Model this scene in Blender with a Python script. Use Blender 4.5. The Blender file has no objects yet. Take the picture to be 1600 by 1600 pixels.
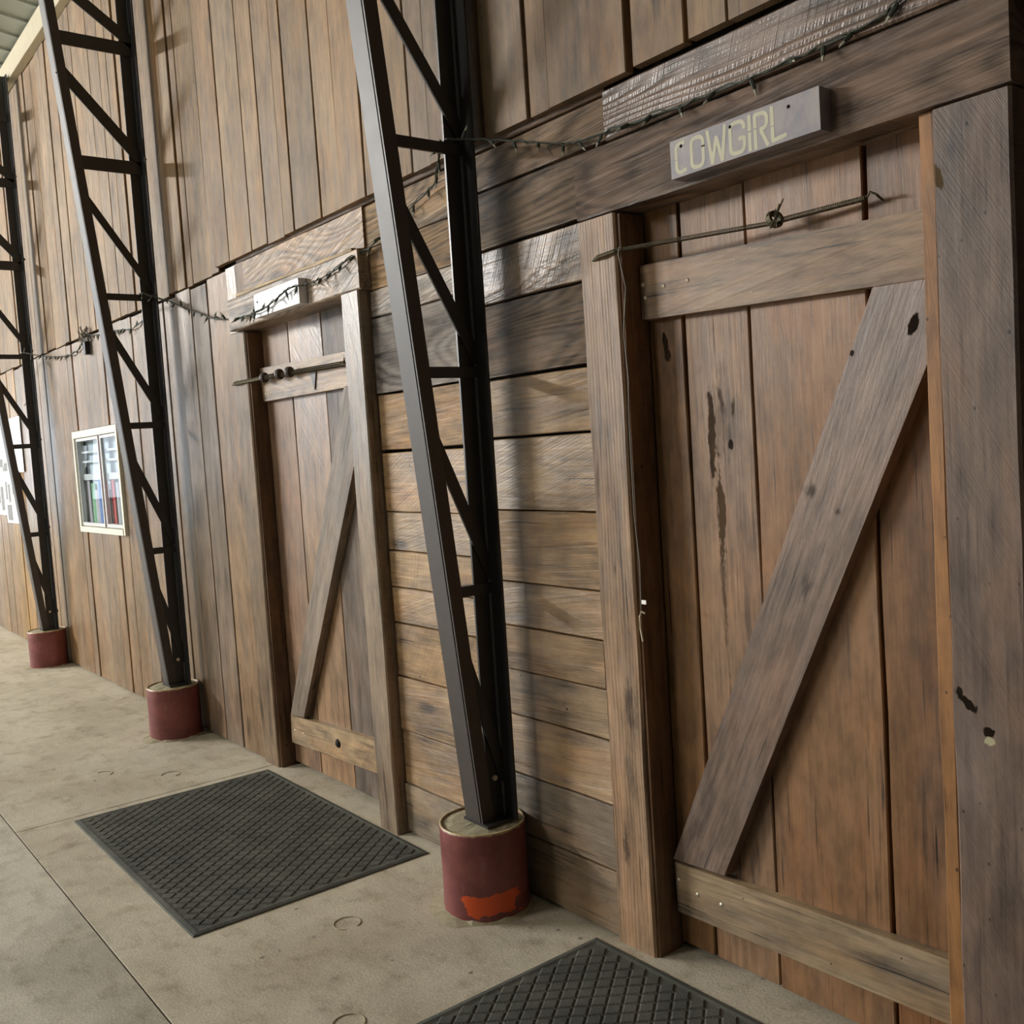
import bpy, math, random
from mathutils import Matrix, Vector
random.seed(7)
sc = bpy.context.scene
COL = sc.collection
R = math.radians

# ------------------------------------------------------------------ camera
cam_d = bpy.data.cameras.new('camera'); cam = bpy.data.objects.new('camera', cam_d); COL.objects.link(cam)
cam_d.sensor_width = 36; cam_d.lens = 34.919; cam_d.clip_end = 200; cam_d.clip_start = .02
_r = Vector((0.61388, 0.78680829, -0.06390664)); _d = Vector((0.01287929, -0.09092801, -0.99577418)); _f = Vector((-0.78929429, 0.61046278, -0.06595242))
cam.matrix_world = Matrix(((_r.x, -_d.x, -_f.x, 0), (_r.y, -_d.y, -_f.y, -2.035), (_r.z, -_d.z, -_f.z, 1.55), (0, 0, 0, 1)))
sc.camera = cam
# ------------------------------------------------------------------ world, exposure
w = bpy.data.worlds.new('world'); sc.world = w; w.use_nodes = True
w.node_tree.nodes['Background'].inputs[0].default_value = (0.93, 0.97, 1.0, 1)
w.node_tree.nodes['Background'].inputs[1].default_value = 0.05
sc.view_settings.view_transform = 'Standard'; sc.view_settings.look = 'None'
sc.view_settings.exposure = -0.58; sc.view_settings.gamma = 1.0; sc.view_settings.use_curve_mapping = False
sc.cycles.adaptive_threshold = .08; sc.cycles.adaptive_min_samples = 16; sc.cycles.max_bounces = 5; sc.cycles.diffuse_bounces = 3; sc.cycles.glossy_bounces = 2; sc.cycles.transparent_max_bounces = 8
LAMP_W = (1400.0, 120.0)         # each strip light of the row that throws the shadows on the boards
DAY = 6.0              # brightness of the daylight panels in the far end wall


def lin(c):
    return tuple(((v / 255 + .055) / 1.055) ** 2.4 if v > 10 else v / 255 / 12.92 for v in c)


# ------------------------------------------------------------------ node helper
class NT:
    def __init__(s, name):
        s.m = bpy.data.materials.new(name); s.m.use_nodes = True; s.t = s.m.node_tree
        s.b = s.t.nodes['Principled BSDF']
        s.tc = s.t.nodes.new('ShaderNodeTexCoord')
        s.obj = s.tc.outputs['Object']

    def put(s, sock, v):
        if isinstance(v, bpy.types.NodeSocket): s.t.links.new(v, sock)
        elif v is not None:
            if isinstance(v, tuple) and len(v) == 3 and sock.type == 'RGBA': v = (*v, 1)
            sock.default_value = v

    def math(s, op, a, b=None, c=None, clamp=False):
        n = s.t.nodes.new('ShaderNodeMath'); n.operation = op; n.use_clamp = clamp
        s.put(n.inputs[0], a); s.put(n.inputs[1], b)
        if c is not None: s.put(n.inputs[2], c)
        return n.outputs[0]

    def vmath(s, op, a, b):
        n = s.t.nodes.new('ShaderNodeVectorMath'); n.operation = op
        s.put(n.inputs[0], a); s.put(n.inputs[1], b)
        return n.outputs['Value'] if op in ('LENGTH', 'DISTANCE') else n.outputs[0]

    def noise(s, vec, scale=1.0, detail=3, rough=.55, col=False):
        n = s.t.nodes.new('ShaderNodeTexNoise'); s.put(n.inputs['Vector'], vec)
        n.inputs['Scale'].default_value = scale; n.inputs['Detail'].default_value = detail; n.inputs['Roughness'].default_value = rough
        return n.outputs['Color' if col else 'Fac']

    def voro(s, vec, scale=1.0):
        n = s.t.nodes.new('ShaderNodeTexVoronoi'); s.put(n.inputs['Vector'], vec); n.inputs['Scale'].default_value = scale
        return n.outputs['Distance'], n.outputs['Color']

    def ss(s, v, a, b, lo=0., hi=1.):
        n = s.t.nodes.new('ShaderNodeMapRange'); n.interpolation_type = 'SMOOTHSTEP'
        s.put(n.inputs[0], v); n.inputs[1].default_value = a; n.inputs[2].default_value = b
        n.inputs[3].default_value = lo; n.inputs[4].default_value = hi
        return n.outputs[0]

    def mix(s, f, a, b, mode='MIX'):
        n = s.t.nodes.new('ShaderNodeMix'); n.data_type = 'RGBA'; n.blend_type = mode
        s.put(n.inputs[0], f); s.put(n.inputs[6], a); s.put(n.inputs[7], b)
        return n.outputs[2]

    def bump(s, h, strength=.3, dist=.004):
        n = s.t.nodes.new('ShaderNodeBump'); n.inputs['Strength'].default_value = strength; n.inputs['Distance'].default_value = dist
        s.put(n.inputs['Height'], h); s.t.links.new(n.outputs[0], s.b.inputs['Normal'])

    def sep(s, v):
        n = s.t.nodes.new('ShaderNodeSeparateXYZ'); s.put(n.inputs[0], v); return n.outputs

    def comb(s, x, y, z):
        n = s.t.nodes.new('ShaderNodeCombineXYZ')
        for i, v in enumerate((x, y, z)): s.put(n.inputs[i], v)
        return n.outputs[0]

    def info(s):
        return s.t.nodes.new('ShaderNodeObjectInfo').outputs

    def set(s, col=None, rough=None, metal=None, spec=None):
        if col is not None: s.put(s.b.inputs['Base Color'], col)
        if rough is not None: s.put(s.b.inputs['Roughness'], rough)
        if metal is not None: s.put(s.b.inputs['Metallic'], metal)
        if spec is not None: s.put(s.b.inputs['Specular IOR Level'], spec)
        return s.m


def make_wood(name, rough=.5, rings=.3, fibre=1., saw=.5, grey=.5, knots=1., bump=.45, blobs=(), ringfreq=7., gcol=(132, 128, 128), warpamt=7.):
    """weathered sawn lumber, grain along the piece's own length; tint from the object colour"""
    n = NT(name); inf = n.info(); rnd = inf['Random']
    off = n.comb(n.math('MULTIPLY', rnd, 37.), n.math('MULTIPLY', rnd, 11.), n.math('MULTIPLY', rnd, 53.))
    v = n.vmath('ADD', n.obj, off)
    fib = n.noise(n.vmath('MULTIPLY', v, (95., 95., 5.)), 1, 2, .6)
    fib2 = n.noise(n.vmath('MULTIPLY', v, (30., 30., 2.4)), 1, 2, .6)
    big = n.noise(n.vmath('MULTIPLY', v, (5., 5., 1.3)), 1, 2, .6)
    big2 = n.noise(n.vmath('MULTIPLY', n.vmath('ADD', v, (9.1, 3.3, 5.)), (7., 7., 2.6)), 1, 2, .62)
    warp = n.noise(n.vmath('MULTIPLY', v, (4.5, 4.5, .9)), 1, 1, .5)
    sx = n.sep(v)
    rp = n.math('ADD', n.math('MULTIPLY', sx[0], ringfreq), n.math('MULTIPLY', warp, warpamt))
    ring = n.math('ABSOLUTE', n.math('SINE', n.math('MULTIPLY', rp, 6.2832)))
    ring = n.math('POWER', ring, 1.6)
    sawl = n.noise(n.vmath('MULTIPLY', n.comb(sx[0], sx[1], n.math('ADD', sx[2], n.math('MULTIPLY', n.math('MULTIPLY', sx[0], sx[0]), .25))), (2.2, 2.2, 170.)), 1, 1, .5)
    kd, kc = n.voro(n.vmath('MULTIPLY', v, (5.5, 5.5, 2.1)), 1)
    kr = n.math('GREATER_THAN', n.sep(kc)[0], .72)
    knot = n.math('MULTIPLY', n.ss(n.math('ADD', kd, n.math('MULTIPLY', n.math('SUBTRACT', fib2, .5), .12)), .19, .05), kr)
    halo = n.math('MULTIPLY', n.ss(kd, .42, .08), kr)
    tint = inf['Color']
    val = n.math('ADD', .50, n.math('MULTIPLY', fib, .5 * fibre))
    val = n.math('ADD', val, n.math('MULTIPLY', n.math('SUBTRACT', fib2, .5), .55 * fibre))
    val = n.math('ADD', val, n.math('MULTIPLY', n.math('SUBTRACT', big, .5), 1.0))
    val = n.math('SUBTRACT', val, n.math('MULTIPLY', n.math('SUBTRACT', 1., ring), rings))
    val = n.math('ADD', val, n.math('MULTIPLY', n.math('SUBTRACT', sawl, .5), .35 * saw))
    val = n.math('ADD', val, .28)
    streak = n.ss(n.noise(n.vmath('MULTIPLY', n.vmath('ADD', v, (2.7, 6.1, 3.3)), (55., 55., 2.2)), 1, 2, .65), .58, .74)
    val = n.math('SUBTRACT', val, n.math('MULTIPLY', streak, .30))
    crack = n.math('MULTIPLY', n.ss(n.noise(n.vmath('MULTIPLY', n.vmath('ADD', v, (1.7, 2.1, 9.3)), (150., 150., 2.6)), 1, 1, .5), .66, .74), n.ss(big2, .42, .6))
    sd, sc_ = n.voro(n.vmath('MULTIPLY', v, (34., 34., 26.)), 1)
    speck = n.math('MULTIPLY', n.ss(sd, .17, .09), n.math('GREATER_THAN', n.sep(sc_)[1], .95))
    crack = n.math('MAXIMUM', crack, speck)
    val = n.math('SUBTRACT', val, n.math('MULTIPLY', crack, .55))
    mot = n.noise(n.vmath('MULTIPLY', n.vmath('ADD', v, (5.5, 1.2, 7.7)), (19., 19., 8.)), 1, 3, .68)
    val = n.math('ADD', val, n.math('MULTIPLY', n.math('SUBTRACT', mot, .5), .95))
    val = n.math('ADD', 1., n.math('MULTIPLY', n.math('SUBTRACT', val, 1.), 1.38))
    val = n.math('MULTIPLY', n.math('MAXIMUM', val, .10), .80)
    col = n.mix(1., n.mix(1., tint, (1.0, .975, .92), 'MULTIPLY'), n.comb(val, val, val), 'MULTIPLY')
    warm = n.mix(n.ss(big2, .48, .72, 0, .55), col, n.mix(1., col, (1.12, .92, .74), 'MULTIPLY'))
    gm = n.math('MULTIPLY', n.ss(n.noise(n.vmath('MULTIPLY', n.vmath('ADD', v, (4., 8., 1.)), (6., 6., 1.6)), 1, 3, .65), .5, .72), grey, clamp=True)
    gv = n.mix(1., (*lin(gcol),), n.comb(val, val, val), 'MULTIPLY')
    gv = n.mix(.5, gv, col)
    col = n.mix(gm, warm, gv)
    col = n.mix(n.math('MULTIPLY', halo, .35 * knots), col, n.mix(1., col, (.55, .48, .45), 'MULTIPLY'))
    col = n.mix(n.math('MULTIPLY', knot, .85 * knots, clamp=True), col, (.022, .015, .011))
    h = n.math('ADD', n.math('MULTIPLY', fib, .5), n.math('MULTIPLY', fib2, .6))
    if rings >= .1: h = n.math('ADD', h, n.math('MULTIPLY', ring, rings * 1.3))
    if saw >= .35: h = n.math('ADD', h, n.math('MULTIPLY', sawl, .5 * saw))
    # wear with a shape of its own: (x, z, rx, rz, amount, colour)
    o = n.sep(n.obj); wear = None
    bn = n.math('MULTIPLY', n.math('SUBTRACT', n.noise(n.vmath('MULTIPLY', v, (70., 70., 24.)), 1, 2, .7), .5), 1.7) if blobs else None
    for bl in blobs:
        (bx, bz, rx, rz, amt, bc), ang = bl[:6], (R(bl[6]) if len(bl) > 6 else 0)
        ux = n.math('SUBTRACT', o[0], bx); uz = n.math('SUBTRACT', o[2], bz)
        dx = n.math('DIVIDE', n.math('ADD', n.math('MULTIPLY', ux, math.cos(ang)), n.math('MULTIPLY', uz, math.sin(ang))), rx)
        dz = n.math('DIVIDE', n.math('SUBTRACT', n.math('MULTIPLY', uz, math.cos(ang)), n.math('MULTIPLY', ux, math.sin(ang))), rz)
        d = n.math('SQRT', n.math('ADD', n.math('MULTIPLY', dx, dx), n.math('MULTIPLY', dz, dz)))
        d = n.math('ADD', d, bn)
        mk = n.math('MULTIPLY', n.ss(d, 1.0, .7 if amt > .8 else .1), amt)
        wear = mk if wear is None else n.math('MAXIMUM', wear, mk)
        col = n.mix(mk, col, bc)
    rg = n.math('ADD', rough - .16, n.math('MULTIPLY', n.math('ADD', fib, big2), .12))
    if wear is not None:
        rg = n.math('MAXIMUM', rg, n.math('MULTIPLY', wear, .95)); n.put(n.b.inputs['Specular IOR Level'], n.math('SUBTRACT', .5, n.math('MULTIPLY', wear, .48)))
        n.set(col, rg)
    else: n.set(col, rg, spec=.5)
    n.bump(h, bump, .0045)
    return n.m


def flat(name, c, rough=.6, metal=0., var=.12, scale=30., spec=.5, bump=0.):
    n = NT(name); a = n.noise(n.obj, scale, 4, .6)
    val = n.math('ADD', 1 - var, n.math('MULTIPLY', a, 2 * var))
    col = n.mix(1., (*lin(c),), n.comb(val, val, val), 'MULTIPLY')
    n.set(col, n.math('ADD', rough - .05, n.math('MULTIPLY', a, .1)), metal, spec)
    if bump: n.bump(a, bump, .003)
    return n.m


# ------------------------------------------------------------------ object helpers
def tag(o, label=None, cat=None, group=None, kind=None):
    if label: o['label'] = label
    if cat: o['category'] = cat
    if group: o['group'] = group
    if kind: o['kind'] = kind
    return o


def empty(name, loc=(0, 0, 0), parent=None):
    o = bpy.data.objects.new(name, None); COL.objects.link(o); o.location = loc; o.empty_display_size = .1
    if parent: setp(o, parent)
    return o


def wmat(p):
    m = Matrix.Identity(4)
    while p: m = Matrix.LocRotScale(p.location, p.rotation_euler, None) @ m; p = p.parent
    return m


def setp(o, parent):
    m = wmat(parent).inverted() @ Matrix.LocRotScale(o.location, o.rotation_euler, None)
    o.location = m.to_translation(); o.rotation_euler = m.to_euler(); o.parent = parent


def mesh(name, vs, fs, mat, parent=None, loc=(0, 0, 0), rot=(0, 0, 0), color=None, smooth=False):
    me = bpy.data.meshes.new(name); me.from_pydata([tuple(v) for v in vs], [], fs); me.validate(); me.update()
    me.materials.append(mat)
    if smooth: me.polygons.foreach_set('use_smooth', [True] * len(me.polygons))
    o = bpy.data.objects.new(name, me); COL.objects.link(o); o.location = loc; o.rotation_euler = rot
    if color: o.color = (*color, 1)
    if parent: setp(o, parent)
    return o


class MB:
    """collects boxes, prisms and tubes into one mesh, in world coordinates"""
    def __init__(s): s.v = []; s.f = []

    def add(s, vs, fs):
        b = len(s.v); s.v += [tuple(v) for v in vs]; s.f += [tuple(i + b for i in f) for f in fs]

    def box(s, x0, x1, y0, y1, z0, z1):
        s.add([(x0, y0, z0), (x1, y0, z0), (x1, y1, z0), (x0, y1, z0), (x0, y0, z1), (x1, y0, z1), (x1, y1, z1), (x0, y1, z1)],
              [(0, 3, 2, 1), (4, 5, 6, 7), (0, 1, 5, 4), (1, 2, 6, 5), (2, 3, 7, 6), (3, 0, 4, 7)])

    def yzprism(s, poly, x0, x1):      # poly of (y, z)
        n = len(poly)
        s.add([(x0, y, z) for y, z in poly] + [(x1, y, z) for y, z in poly],
              [tuple(range(n - 1, -1, -1)), tuple(range(n, 2 * n))] + [(i, (i + 1) % n, n + (i + 1) % n, n + i) for i in range(n)])

    def tube(s, pts, r, seg=6):
        pts = [Vector(p) for p in pts]; n = len(pts); b = len(s.v); up = Vector((.13, .21, .97))
        for i, p in enumerate(pts):
            t = (pts[min(i + 1, n - 1)] - pts[max(i - 1, 0)]).normalized()
            a = t.cross(up)
            if a.length < 1e-3: a = t.cross(Vector((1, 0, 0)))
            a.normalize(); c = t.cross(a); rr = r[i] if isinstance(r, (list, tuple)) else r
            for k in range(seg):
                q = 2 * math.pi * k / seg; s.v.append(tuple(p + a * math.cos(q) * rr + c * math.sin(q) * rr))
        for i in range(n - 1):
            for k in range(seg):
                s.f.append((b + i * seg + k, b + i * seg + (k + 1) % seg, b + (i + 1) * seg + (k + 1) % seg, b + (i + 1) * seg + k))
        s.f.append(tuple(b + k for k in range(seg - 1, -1, -1))); s.f.append(tuple(b + (n - 1) * seg + k for k in range(seg)))

    def lathe(s, prof, c=(0, 0, 0), seg=32, jit=0.):
        b = len(s.v); n = len(prof)
        for k in range(seg):
            q = 2 * math.pi * k / seg
            for (r, z) in prof:
                rr = r + (random.uniform(-jit, jit) if jit else 0)
                s.v.append((c[0] + rr * math.cos(q), c[1] + rr * math.sin(q), c[2] + z + (random.uniform(-jit, jit) if jit else 0)))
        for k in range(seg):
            for i in range(n - 1):
                k2 = (k + 1) % seg
                s.f.append((b + k * n + i, b + k2 * n + i, b + k2 * n + i + 1, b + k * n + i + 1))

    def build(s, name, mat, parent=None, origin=None, color=None, smooth=False):
        if origin is None:
            xs = list(zip(*s.v)); origin = tuple((min(a) + max(a)) / 2 for a in xs)
        o = Vector(origin)
        return mesh(name, [Vector(v) - o for v in s.v], s.f, mat, parent, origin, (0, 0, 0), color, smooth)


def plank(name, x0, x1, z0, z1, yf, th, mat, parent, grain='v', color=(1, 1, 1), n=3, jit=.0015, ch=.003, theta=None, bow=0.):
    """one sawn board with eased, slightly uneven front edges; front face at y = yf"""
    cx, cz = (x0 + x1) / 2, (z0 + z1) / 2
    wd, ln = (x1 - x0, z1 - z0) if grain == 'v' else (z1 - z0, x1 - x0)
    vs = []; fs = []
    for i in range(n + 1):
        z = -ln / 2 + ln * i / n
        l = -wd / 2 + random.uniform(-jit, jit); r = wd / 2 + random.uniform(-jit, jit); dy = random.uniform(-jit, jit) * .6
        t0, t1 = -th / 2, th / 2
        vs += [(l, t1, z), (r, t1, z), (r, t0 + ch + dy, z), (r - ch, t0 + dy, z), (l + ch, t0 + dy, z), (l, t0 + ch + dy, z)]
    for i in range(n):
        for k in range(6):
            a, b = i * 6 + k, i * 6 + (k + 1) % 6
            fs.append((a, b, b + 6, a + 6))
    fs.append((5, 4, 3, 2, 1, 0)); fs.append(tuple(n * 6 + k for k in range(6)))
    rot = (0, 0, 0) if grain == 'v' else (0, math.pi / 2, 0)
    return mesh(name, vs, fs, mat, parent, (cx, yf + th / 2, cz), rot, color)


def slantboard(name, poly, yf, th, mat, parent, color, ch=.003):
    """board with a polygon outline in the wall plane; grain runs along its first long edge"""
    a, b = poly[0], poly[-1]
    dx, dz = b[0] - a[0], b[1] - a[1]; L = math.hypot(dx, dz); th_ = math.atan2(dx / L, dz / L)
    cx = sum(p[0] for p in poly) / len(poly); cz = sum(p[1] for p in poly) / len(poly)
    c, s = math.cos(th_), math.sin(th_)
    loc = [((x - cx) * c - (z - cz) * s, (x - cx) * s + (z - cz) * c) for x, z in poly]
    mx = sum(p[0] for p in loc) / len(loc); mz = sum(p[1] for p in loc) / len(loc)
    def inset(p):
        d = math.hypot(p[0] - mx, p[1] - mz); k = 1 - ch / d * 1.3; return (mx + (p[0] - mx) * k, mz + (p[1] - mz) * k)
    n = len(loc); ins = [inset(p) for p in loc]
    vs = [(x, th / 2, z) for x, z in loc] + [(x, -th / 2 + ch, z) for x, z in loc] + [(x, -th / 2, z) for x, z in ins]
    fs = [tuple(range(n)), tuple(range(3 * n - 1, 2 * n - 1, -1))]
    for i in range(n):
        j = (i + 1) % n
        fs += [(i, j, n + j, n + i), (n + i, n + j, 2 * n + j, 2 * n + i)]
    o = mesh(name, vs, fs, mat, parent, (cx, yf + th / 2, cz), (0, th_, 0), color)
    bm_fix(o); return o


def bm_fix(o):
    import bmesh
    bm = bmesh.new(); bm.from_mesh(o.data); bmesh.ops.recalc_face_normals(bm, faces=bm.faces[:]); bm.to_mesh(o.data); bm.free()


def vary(c, a=.1, hue=.04):
    k = random.uniform(1 - a, 1 + a); h = random.uniform(-hue, hue)
    l = lin(c); return (l[0] * k * (1 + h), l[1] * k, l[2] * k * (1 - h * 1.5))


# ------------------------------------------------------------------ materials
DK = (.016, .011, .008)
BR = (.05, .034, .02)
M_up = make_wood('weathered upper boards', rough=.66, rings=.06, saw=.5, grey=.22, knots=.6, bump=.35)
M_low = make_wood('weathered lower boards', rough=.37, rings=.08, saw=.7, grey=.7, knots=.7, bump=.6, gcol=(124, 118, 114))
M_sid = make_wood('sawn oak siding', rough=.42, rings=.1, saw=1.1, grey=.7, knots=.9, bump=.5, ringfreq=4.)
M_hdr = make_wood('rough sawn header', rough=.40, rings=.34, saw=1.2, grey=.6, knots=1., bump=.75, ringfreq=9., warpamt=9.)
M_door = make_wood('door boards', rough=.5, rings=.06, fibre=.7, saw=.4, grey=.3, knots=.5, bump=.35)
M_rail = make_wood('door rails', rough=.5, rings=.12, saw=.7, grey=.5, knots=.7, bump=.4)
M_strip = make_wood('pale strip', rough=.6, rings=.05, saw=1.4, grey=.05, knots=.2, bump=.3)
M_rot = make_wood('rotten door board', rough=.55, rings=.08, fibre=.8, saw=.3, grey=.3, knots=.0, bump=.5, blobs=(
    (.0, .47, .062, .17, .45, (.075, .055, .042)), (-.034, .43, .014, .14, .85, (.03, .02, .013)), (.005, .52, .016, .07, .75, (.03, .02, .013), 12), (.045, .50, .010, .05, .8, (.03, .02, .013), -8), (.03, .40, .012, .014, .9, DK),
    (-.014, .22, .016, .15, .85, BR), (-.018, -.02, .012, .19, .7, BR), (-.012, -.28, .008, .14, .5, BR), (-.01, .68, .006, .12, .6, BR)))
M_rpost = make_wood('split right post', rough=.58, rings=.05, saw=.9, grey=.5, knots=.0, bump=.4, gcol=(112, 106, 108), blobs=(
    (-.05, -.155, .010, .034, 1., DK, 48), (-.066, -.135, .012, .012, .95, DK), (-.004, -.212, .017, .013, 1., DK), (-.002, -.232, .013, .010, 1., (.42, .38, .24)), (-.035, 1.01, .03, .04, .6, (.13, .125, .13)), (-.075, .96, .014, .035, .9, (.09, .06, .03), 20)))
M_lpost = make_wood('grooved left post', rough=.52, rings=.10, saw=.3, grey=.4, knots=.0, bump=.8, ringfreq=38., warpamt=2.2, blobs=(
    (.03, -.33, .035, .10, .75, (.055, .046, .04)), (-.02, -.78, .022, .09, .8, (.05, .042, .036)), (.015, -.55, .03, .13, .55, (.09, .078, .066)), (-.055, .32, .010, .12, .6, (.05, .04, .035)), (.0, .07, .01, .03, .6, BR)))
M_dk = make_wood('door board with knot hole', rough=.5, rings=.06, fibre=.7, saw=.4, grey=.2, knots=.0, bump=.35, blobs=((-.004, .70, .012, .03, 1., DK, 10), (.004, .665, .018, .018, .9, DK), (.0, .685, .03, .05, .4, BR)))
M_nail = flat('zinc bolt head', (215, 205, 180), .35, .6, .1)
M_steel = flat('dark painted steel', (46, 45, 45), .40, 0., .25, 14., .55, .05)
M_steel2 = flat('dark painted steel brown', (66, 58, 54), .52, 0., .25, 20., .6, .08)
M_highlight = flat('grey steel highlight line', (112, 114, 114), .4, .2, .3, 30.)  # lighter grey for the highlight painted along the rear chords
M_cast = flat('grey cast concrete', (168, 158, 132), .9, 0., .3, 60., .3, .6)
M_cream = flat('cream painted frame', (226, 222, 202), .5, 0., .08)
M_white = flat('white sash', (205, 205, 205), .4, 0., .06)
M_brownbar = flat('brown sash bar', (92, 60, 48), .5, 0., .2)
M_roof = flat('light grey roof sheet', (176, 182, 172), .5, 0., .06, 3.)
M_fascia = flat('dusty white fascia', (196, 186, 160), .75, 0., .16, 14.)
M_dark = flat('dark backing', (26, 20, 16), .9, 0., .2)
M_cord = flat('dark green light cord', (52, 58, 44), .6, 0., .15)
M_bulb = flat('clear mini bulb', (190, 190, 170), .15, 0., .05)
M_spring = flat('tarnished spring steel', (96, 90, 72), .42, .7, .2, 90.)
M_grey = flat('grey plastic cord', (120, 114, 104), .5, 0., .1)
M_glint = flat('bright clip', (250, 250, 250), .2, .3, .02)
M_signw = flat('sheen white sign', (232, 232, 236), .38, 0., .08, 20.)  # white colour paints the sheen that washes the sign out
M_letter = flat('cream stencil paint', (196, 191, 166), .7, 0., .12, 40.)
M_paper = flat('white poster paper', (236, 238, 240), .55, 0., .02)
M_print = flat('grey printed picture', (120, 118, 116), .6, 0., .3, 25.)
M_plug = flat('black plug', (24, 24, 26), .5, 0., .1)
M_lamp = flat('lamp hood enamel', (60, 66, 62), .4, .2, .1)


def mat_sign():
    n = NT('blue grey painted board'); v = n.obj
    a = n.noise(n.vmath('MULTIPLY', v, (40., 40., 12.)), 1, 4, .6); b = n.noise(v, 14., 4, .6)
    c = n.mix(n.ss(b, .35, .65), (*lin((128, 124, 130)),), (*lin((150, 140, 138)),))
    c = n.mix(n.ss(a, .6, .75, 0, .4), c, (*lin((96, 94, 100)),))
    n.set(c, .55); n.bump(a, .25, .003); return n.m


def mat_concrete(name, base, dark, seedv, stain=.5):
    n = NT(name); v = n.vmath('ADD', n.t.nodes.new('ShaderNodeNewGeometry').outputs['Position'], seedv)
    a = n.noise(v, 1.7, 3, .65); b = n.noise(v, 9., 4, .65); c = n.noise(n.vmath('MULTIPLY', v, (14., 3., 1.)), 1, 2, .6); f = n.noise(v, 130., 2, .6)
    col = n.mix(n.ss(a, .35, .7), (*lin(base),), (*lin(dark),))
    col = n.mix(n.ss(b, .48, .74, 0, .8), col, n.mix(1., col, (.66, .62, .56), 'MULTIPLY'))
    m2 = n.noise(n.vmath('MULTIPLY', v, (3.2, 9., 1.)), 1, 6, .72); col = n.mix(n.ss(m2, .5, .66, 0, .5), col, n.mix(1., col, (.7, .67, .62), 'MULTIPLY'))
    col = n.mix(n.ss(c, .5, .75, 0, .35), col, n.mix(1., col, (1.18, 1.16, 1.1), 'MULTIPLY'))
    col = n.mix(n.ss(f, .35, .65, 0, .75), n.mix(1., col, (.76, .74, .71), 'MULTIPLY'), col)
    pd, pc = n.voro(v, 13.); pit = n.math('MULTIPLY', n.ss(n.math('ADD', pd, n.math('MULTIPLY', n.noise(v, 60., 3, .6), .2)), .24, .13), n.math('GREATER_THAN', n.sep(pc)[0], .8))
    col = n.mix(n.math('MULTIPLY', pit, .7), col, (.045, .038, .03))
    wd, wc = n.voro(n.vmath('ADD', v, (3., 7., 0.)), 24.); wh = n.math('MULTIPLY', n.ss(wd, .12, .05), n.math('GREATER_THAN', n.sep(wc)[0], .9))
    col = n.mix(n.math('MULTIPLY', wh, .6), col, (.62, .58, .5))
    n.set(col, n.math('ADD', .62, n.math('MULTIPLY', b, .25)), spec=.35)
    h = n.math('ADD', n.math('MULTIPLY', b, 1.), n.math('MULTIPLY', f, .35))
    n.bump(h, .5, .006); return n.m


def mat_mat():
    n = NT('dark green grey ribbed rubber'); v = n.obj
    a = n.noise(v, 6., 4, .6); f = n.noise(v, 160., 3, .6); o = n.sep(v)
    rib = n.math('ABSOLUTE', n.math('SINE', n.math('MULTIPLY', o[1], 420.)))
    c = n.mix(n.ss(a, .35, .7), (*lin((76, 78, 72)),), (*lin((96, 96, 88)),))
    c = n.mix(n.ss(f, .6, .75, 0, .35), c, (*lin((128, 120, 104)),))
    n.set(c, .78, spec=.3); n.bump(n.math('ADD', n.math('MULTIPLY', rib, .6), f), .35, .003); return n.m


def mat_pier(name, orange):
    n = NT(name); v = n.obj; o = n.sep(v)
    a = n.noise(v, 9., 4, .6); f = n.noise(n.vmath('MULTIPLY', v, (30., 30., 14.)), 1, 4, .65)
    c = n.mix(n.ss(a, .35, .7), (*lin((134, 74, 71)),), (*lin((112, 57, 56)),))
    c = n.mix(n.ss(f, .56, .75, 0, .4), c, (*lin((158, 112, 112)),))
    # rubbed pale at the rim, bare orange primer where the paint has flaked near the foot
    e = n.math('ADD', o[2], n.math('MULTIPLY', n.math('SUBTRACT', f, .5), .02))
    c = n.mix(n.ss(e, .287, .297), c, (*lin((196, 176, 130)),))
    if orange:
        ang = n.math('ARCTAN2', o[1], o[0])
        da = n.math('DIVIDE', n.math('ABSOLUTE', n.math('ADD', ang, .47)), .66)
        dz = n.math('DIVIDE', n.math('ABSOLUTE', n.math('SUBTRACT', o[2], .058)), .036)
        d = n.math('ADD', n.math('MAXIMUM', da, dz), n.math('MULTIPLY', n.math('SUBTRACT', n.noise(v, 17., 3, .6), .5), 1.9))
        c = n.mix(n.ss(d, 1.0, .95), c, (*lin((214, 84, 30)),))
    else:
        d = n.math('ADD', n.math('DIVIDE', o[2], .03), n.math('MULTIPLY', n.math('SUBTRACT', n.noise(v, 22., 3, .6), .5), 3.))
        c = n.mix(n.ss(d, .3, .1), c, (*lin((150, 80, 50)),))
    n.set(c, .42, spec=.5); n.bump(n.math('ADD', a, f), .15, .004); return n.m


M_sign = mat_sign()
M_c1 = mat_concrete('old concrete slab by wall', (216, 208, 189), (194, 184, 164), (0., 0., 0.))
M_c2 = mat_concrete('pale concrete slab', (218, 212, 197), (186, 180, 165), (13., 5., 0.))
M_mat = mat_mat()
M_pier_o = mat_pier('burgundy paint with orange primer', True)
M_pier = mat_pier('burgundy paint', False)


def emit(name, c, s):
    n = NT(name); n.set((0, 0, 0)); n.put(n.b.inputs['Emission Color'], c); n.b.inputs['Emission Strength'].default_value = s; return n.m


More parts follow.
